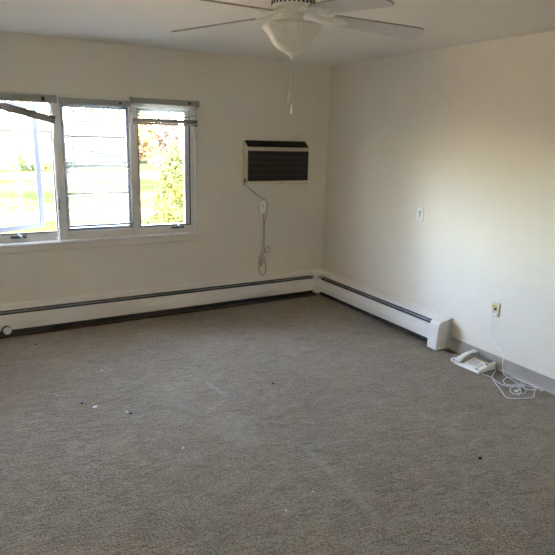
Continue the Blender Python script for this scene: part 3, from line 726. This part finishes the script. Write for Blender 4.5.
def conifer(name, label, x, y, h, rad, m, n, leaf, group='shrubs outside the window', cat='shrub', p=1.0):
    t = tag(empty(name, (x, y, G)), label, cat, group)
    bm = bmesh.new(); tube(bm, [(0, 0, -.03), (0, 0, h * .8)], [.04, .01], 7); obj('stem', bm, BARK, t)
    def fn(n):
        z = 1 - np.sqrt(rng.uniform(0, 1, n)); a = rng.uniform(0, 6.28, n); rr = rad * (1 - z) ** p * np.sqrt(rng.uniform(.25, 1, n)) * (1 + .22 * np.sin(a * 5 + z * 20) + .14 * np.sin(z * 37 + a * 3))
        return np.stack([rr * np.cos(a), rr * np.sin(a), .04 + z * h], 1)
    V, Fq = leaves(n, fn, leaf); link('foliage', mesh_np('foliage', V, Fq), m, t); return t
# houses across the street
def house(x0, x1, y, zt, label, wins, roofh, green=None):
    hse = tag(empty('house', ((x0 + x1) / 2, y, G)), label, 'house', 'houses across the street')
    o_ = Vector(hse.location)
    def h_(name, bm, m, parent=hse, **k):
        for v in bm.verts: v.co -= o_
        return obj(name, bm, m, parent, **k)
    h_('wall', boxes((x0, x1, y, y + 6, G - .05, zt)), SIDING)
    bm = bmesh.new(); prism(bm, [(y - .5, zt - .02), (y + 3, zt + roofh), (y + 6.5, zt - .02)], 'x', x0 - .4, x1 + .4); h_('roof', bm, ROOFM)
    for a, b, c, d_ in wins:
        f = h_('window', boxes((a - .08, b + .08, y - .05, y + .02, c - .08, d_ + .08)), SIDING)
        bm = boxes((a, b, y - .06, y + .0, c, d_))
        for v in bm.verts: v.co -= o_
        obj('pane', bm, WINDK, f)
        for s, e in ((a - .42, a - .1), (b + .1, b + .42)):
            if green: h_('shutter', boxes((s, e, y - .06, y + .0, c - .05, d_ + .05)), green)
    return hse
house(-9, 2.6, 31, 1.75, 'white single-storey house seen through the left window', [(-.95, -.15, .55, 1.22), (-3.8, -2.6, .5, 1.25), (.95, 1.55, .55, 1.22)], .75, SHUT)
h2_ = house(4.2, 8.0, 36.5, 1.5, 'pale low house with green trim seen through the centre blind', [(6.4, 7.1, -.3, .1)], .7, GREENM)
bm = boxes((5.3 - 6.1, 7.4 - 6.1, -.6, 0, .40 - G, .52 - G)); obj('awning', bm, GREENM, h2_)
# shrubs and trees
conifer('cone_shrub', 'small cone-shaped shrub in front of the white house', -.05, 30.2, 1.15, .42, L_YG, 900, .07)
for i, (x, lab) in enumerate([(.78, 'round shrub next to the cone shrub by the house'), (1.42, 'middle round shrub by the white house wall'), (2.08, 'round shrub nearest the window frame by the house')]):
    t = tag(empty('round_shrub', (x, 30.3, G)), lab, 'shrub', 'shrubs outside the window')
    V, Fq = leaves(500, blob((0, 0, .22), (.27, .27, .24)), .06); link('foliage', mesh_np('foliage', V, Fq), L_GR if i != 1 else L_YG, t)
    bm = bmesh.new(); tube(bm, [(0, 0, -.03), (0, 0, .25)], .02, 6); obj('stem', bm, BARK, t)
conifer('evergreen_shrub', 'yellow-green evergreen shrub close outside the right window', 1.13, 8.0, 2.05, .60, L_YG, 9500, .040, p=.75)
for i, (x, y, h, r_, m, lab) in enumerate([
    (-7.9, 46, 10.0, 2.9, L_OR, 'orange autumn tree behind the white house, leftmost'),
    (0.1, 46, 10.2, 2.9, L_OR, 'orange autumn tree behind the middle of the white house'),
    (7.9, 48, 10.0, 2.8, L_GR, 'green tree behind the gap between the houses'),
    (12.8, 52, 9.0, 3.0, L_GR, 'green tree behind the low house with green trim'),
    (9.9, 40, 3.6, 1.1, L_OR, 'orange tree left in the right window pane'),
    (12.55, 41, 4.0, 1.1, L_PK, 'pinkish tree in the middle of the right window pane'),
    (15.2, 40.5, 4.4, 1.1, L_OR, 'orange tree right in the right window pane'),
    (18.6, 43, 5.0, 1.9, L_RU, 'russet tree beyond the right edge of the window')]):
    tree('autumn_tree' if m is not L_GR else 'green_tree', lab, x, y, h, r_, m, low=.12)
for i, (x, y, r_) in enumerate([(9.15, 33.5, .62), (10.65, 33.3, .66), (12.2, 33.6, .62)]):
    t = tag(empty('russet_shrub', (x, y, G)), ['russet shrub left below the autumn trees', 'russet shrub in the middle below the autumn trees', 'russet shrub right below the autumn trees'][i], 'shrub', 'russet shrubs below the trees')
    V, Fq = leaves(900, blob((0, 0, .35), (r_, .5, .42)), .09); link('foliage', mesh_np('foliage', V, Fq), L_RU, t)
    bm = bmesh.new(); tube(bm, [(0, 0, -.03), (0, 0, .4)], .03, 6); obj('stem', bm, BARK, t)
# unseen trees added at left to block low sky and bounce warm light
def row(n):
    k = rng.integers(0, 12, n); cx = -15.0 - k * 4.6 + rng.normal(size=n) * .3; cy = 45 - k * 1.9; hh = 8.5 + 1.8 * np.sin(k * 2.3)
    d_ = rng.normal(size=(n, 3)); d_ /= np.linalg.norm(d_, axis=1)[:, None]; q_ = rng.uniform(0, 1, n) ** .4
    return np.stack([cx + d_[:, 0] * 2.6 * q_, cy + d_[:, 1] * 2.4 * q_, G + hh * .55 + d_[:, 2] * hh * .45 * q_], 1)
V, Fq = leaves(14000, row, .22)
tag(link('added_tree_row', mesh_np('added_tree_row', V, Fq), L_OR), 'unseen autumn trees added at left to warm the light on the wall', 'trees', kind='stuff')
# fallen leaves on the near lawn
n = 1600
C = np.stack([rng.uniform(-5, 6, n), rng.uniform(9.2, 15, n), np.full(n, G + .012)], 1); V = np.zeros((n * 4, 3)); a = rng.uniform(0, 6.28, n); s = rng.uniform(.03, .06, n)
for k in range(4):
    r_ = s * (1.0 if k % 2 == 0 else .6); V[k::4] = C + np.stack([r_ * np.cos(a + k * math.pi / 2), r_ * np.sin(a + k * math.pi / 2), rng.uniform(0, .02, n)], 1)
tag(link('fallen_leaves', mesh_np('fallen_leaves', V, np.arange(n * 4).reshape(n, 4)), L_OR), 'fallen orange leaves scattered over the lawn and path', 'leaves', kind='stuff')
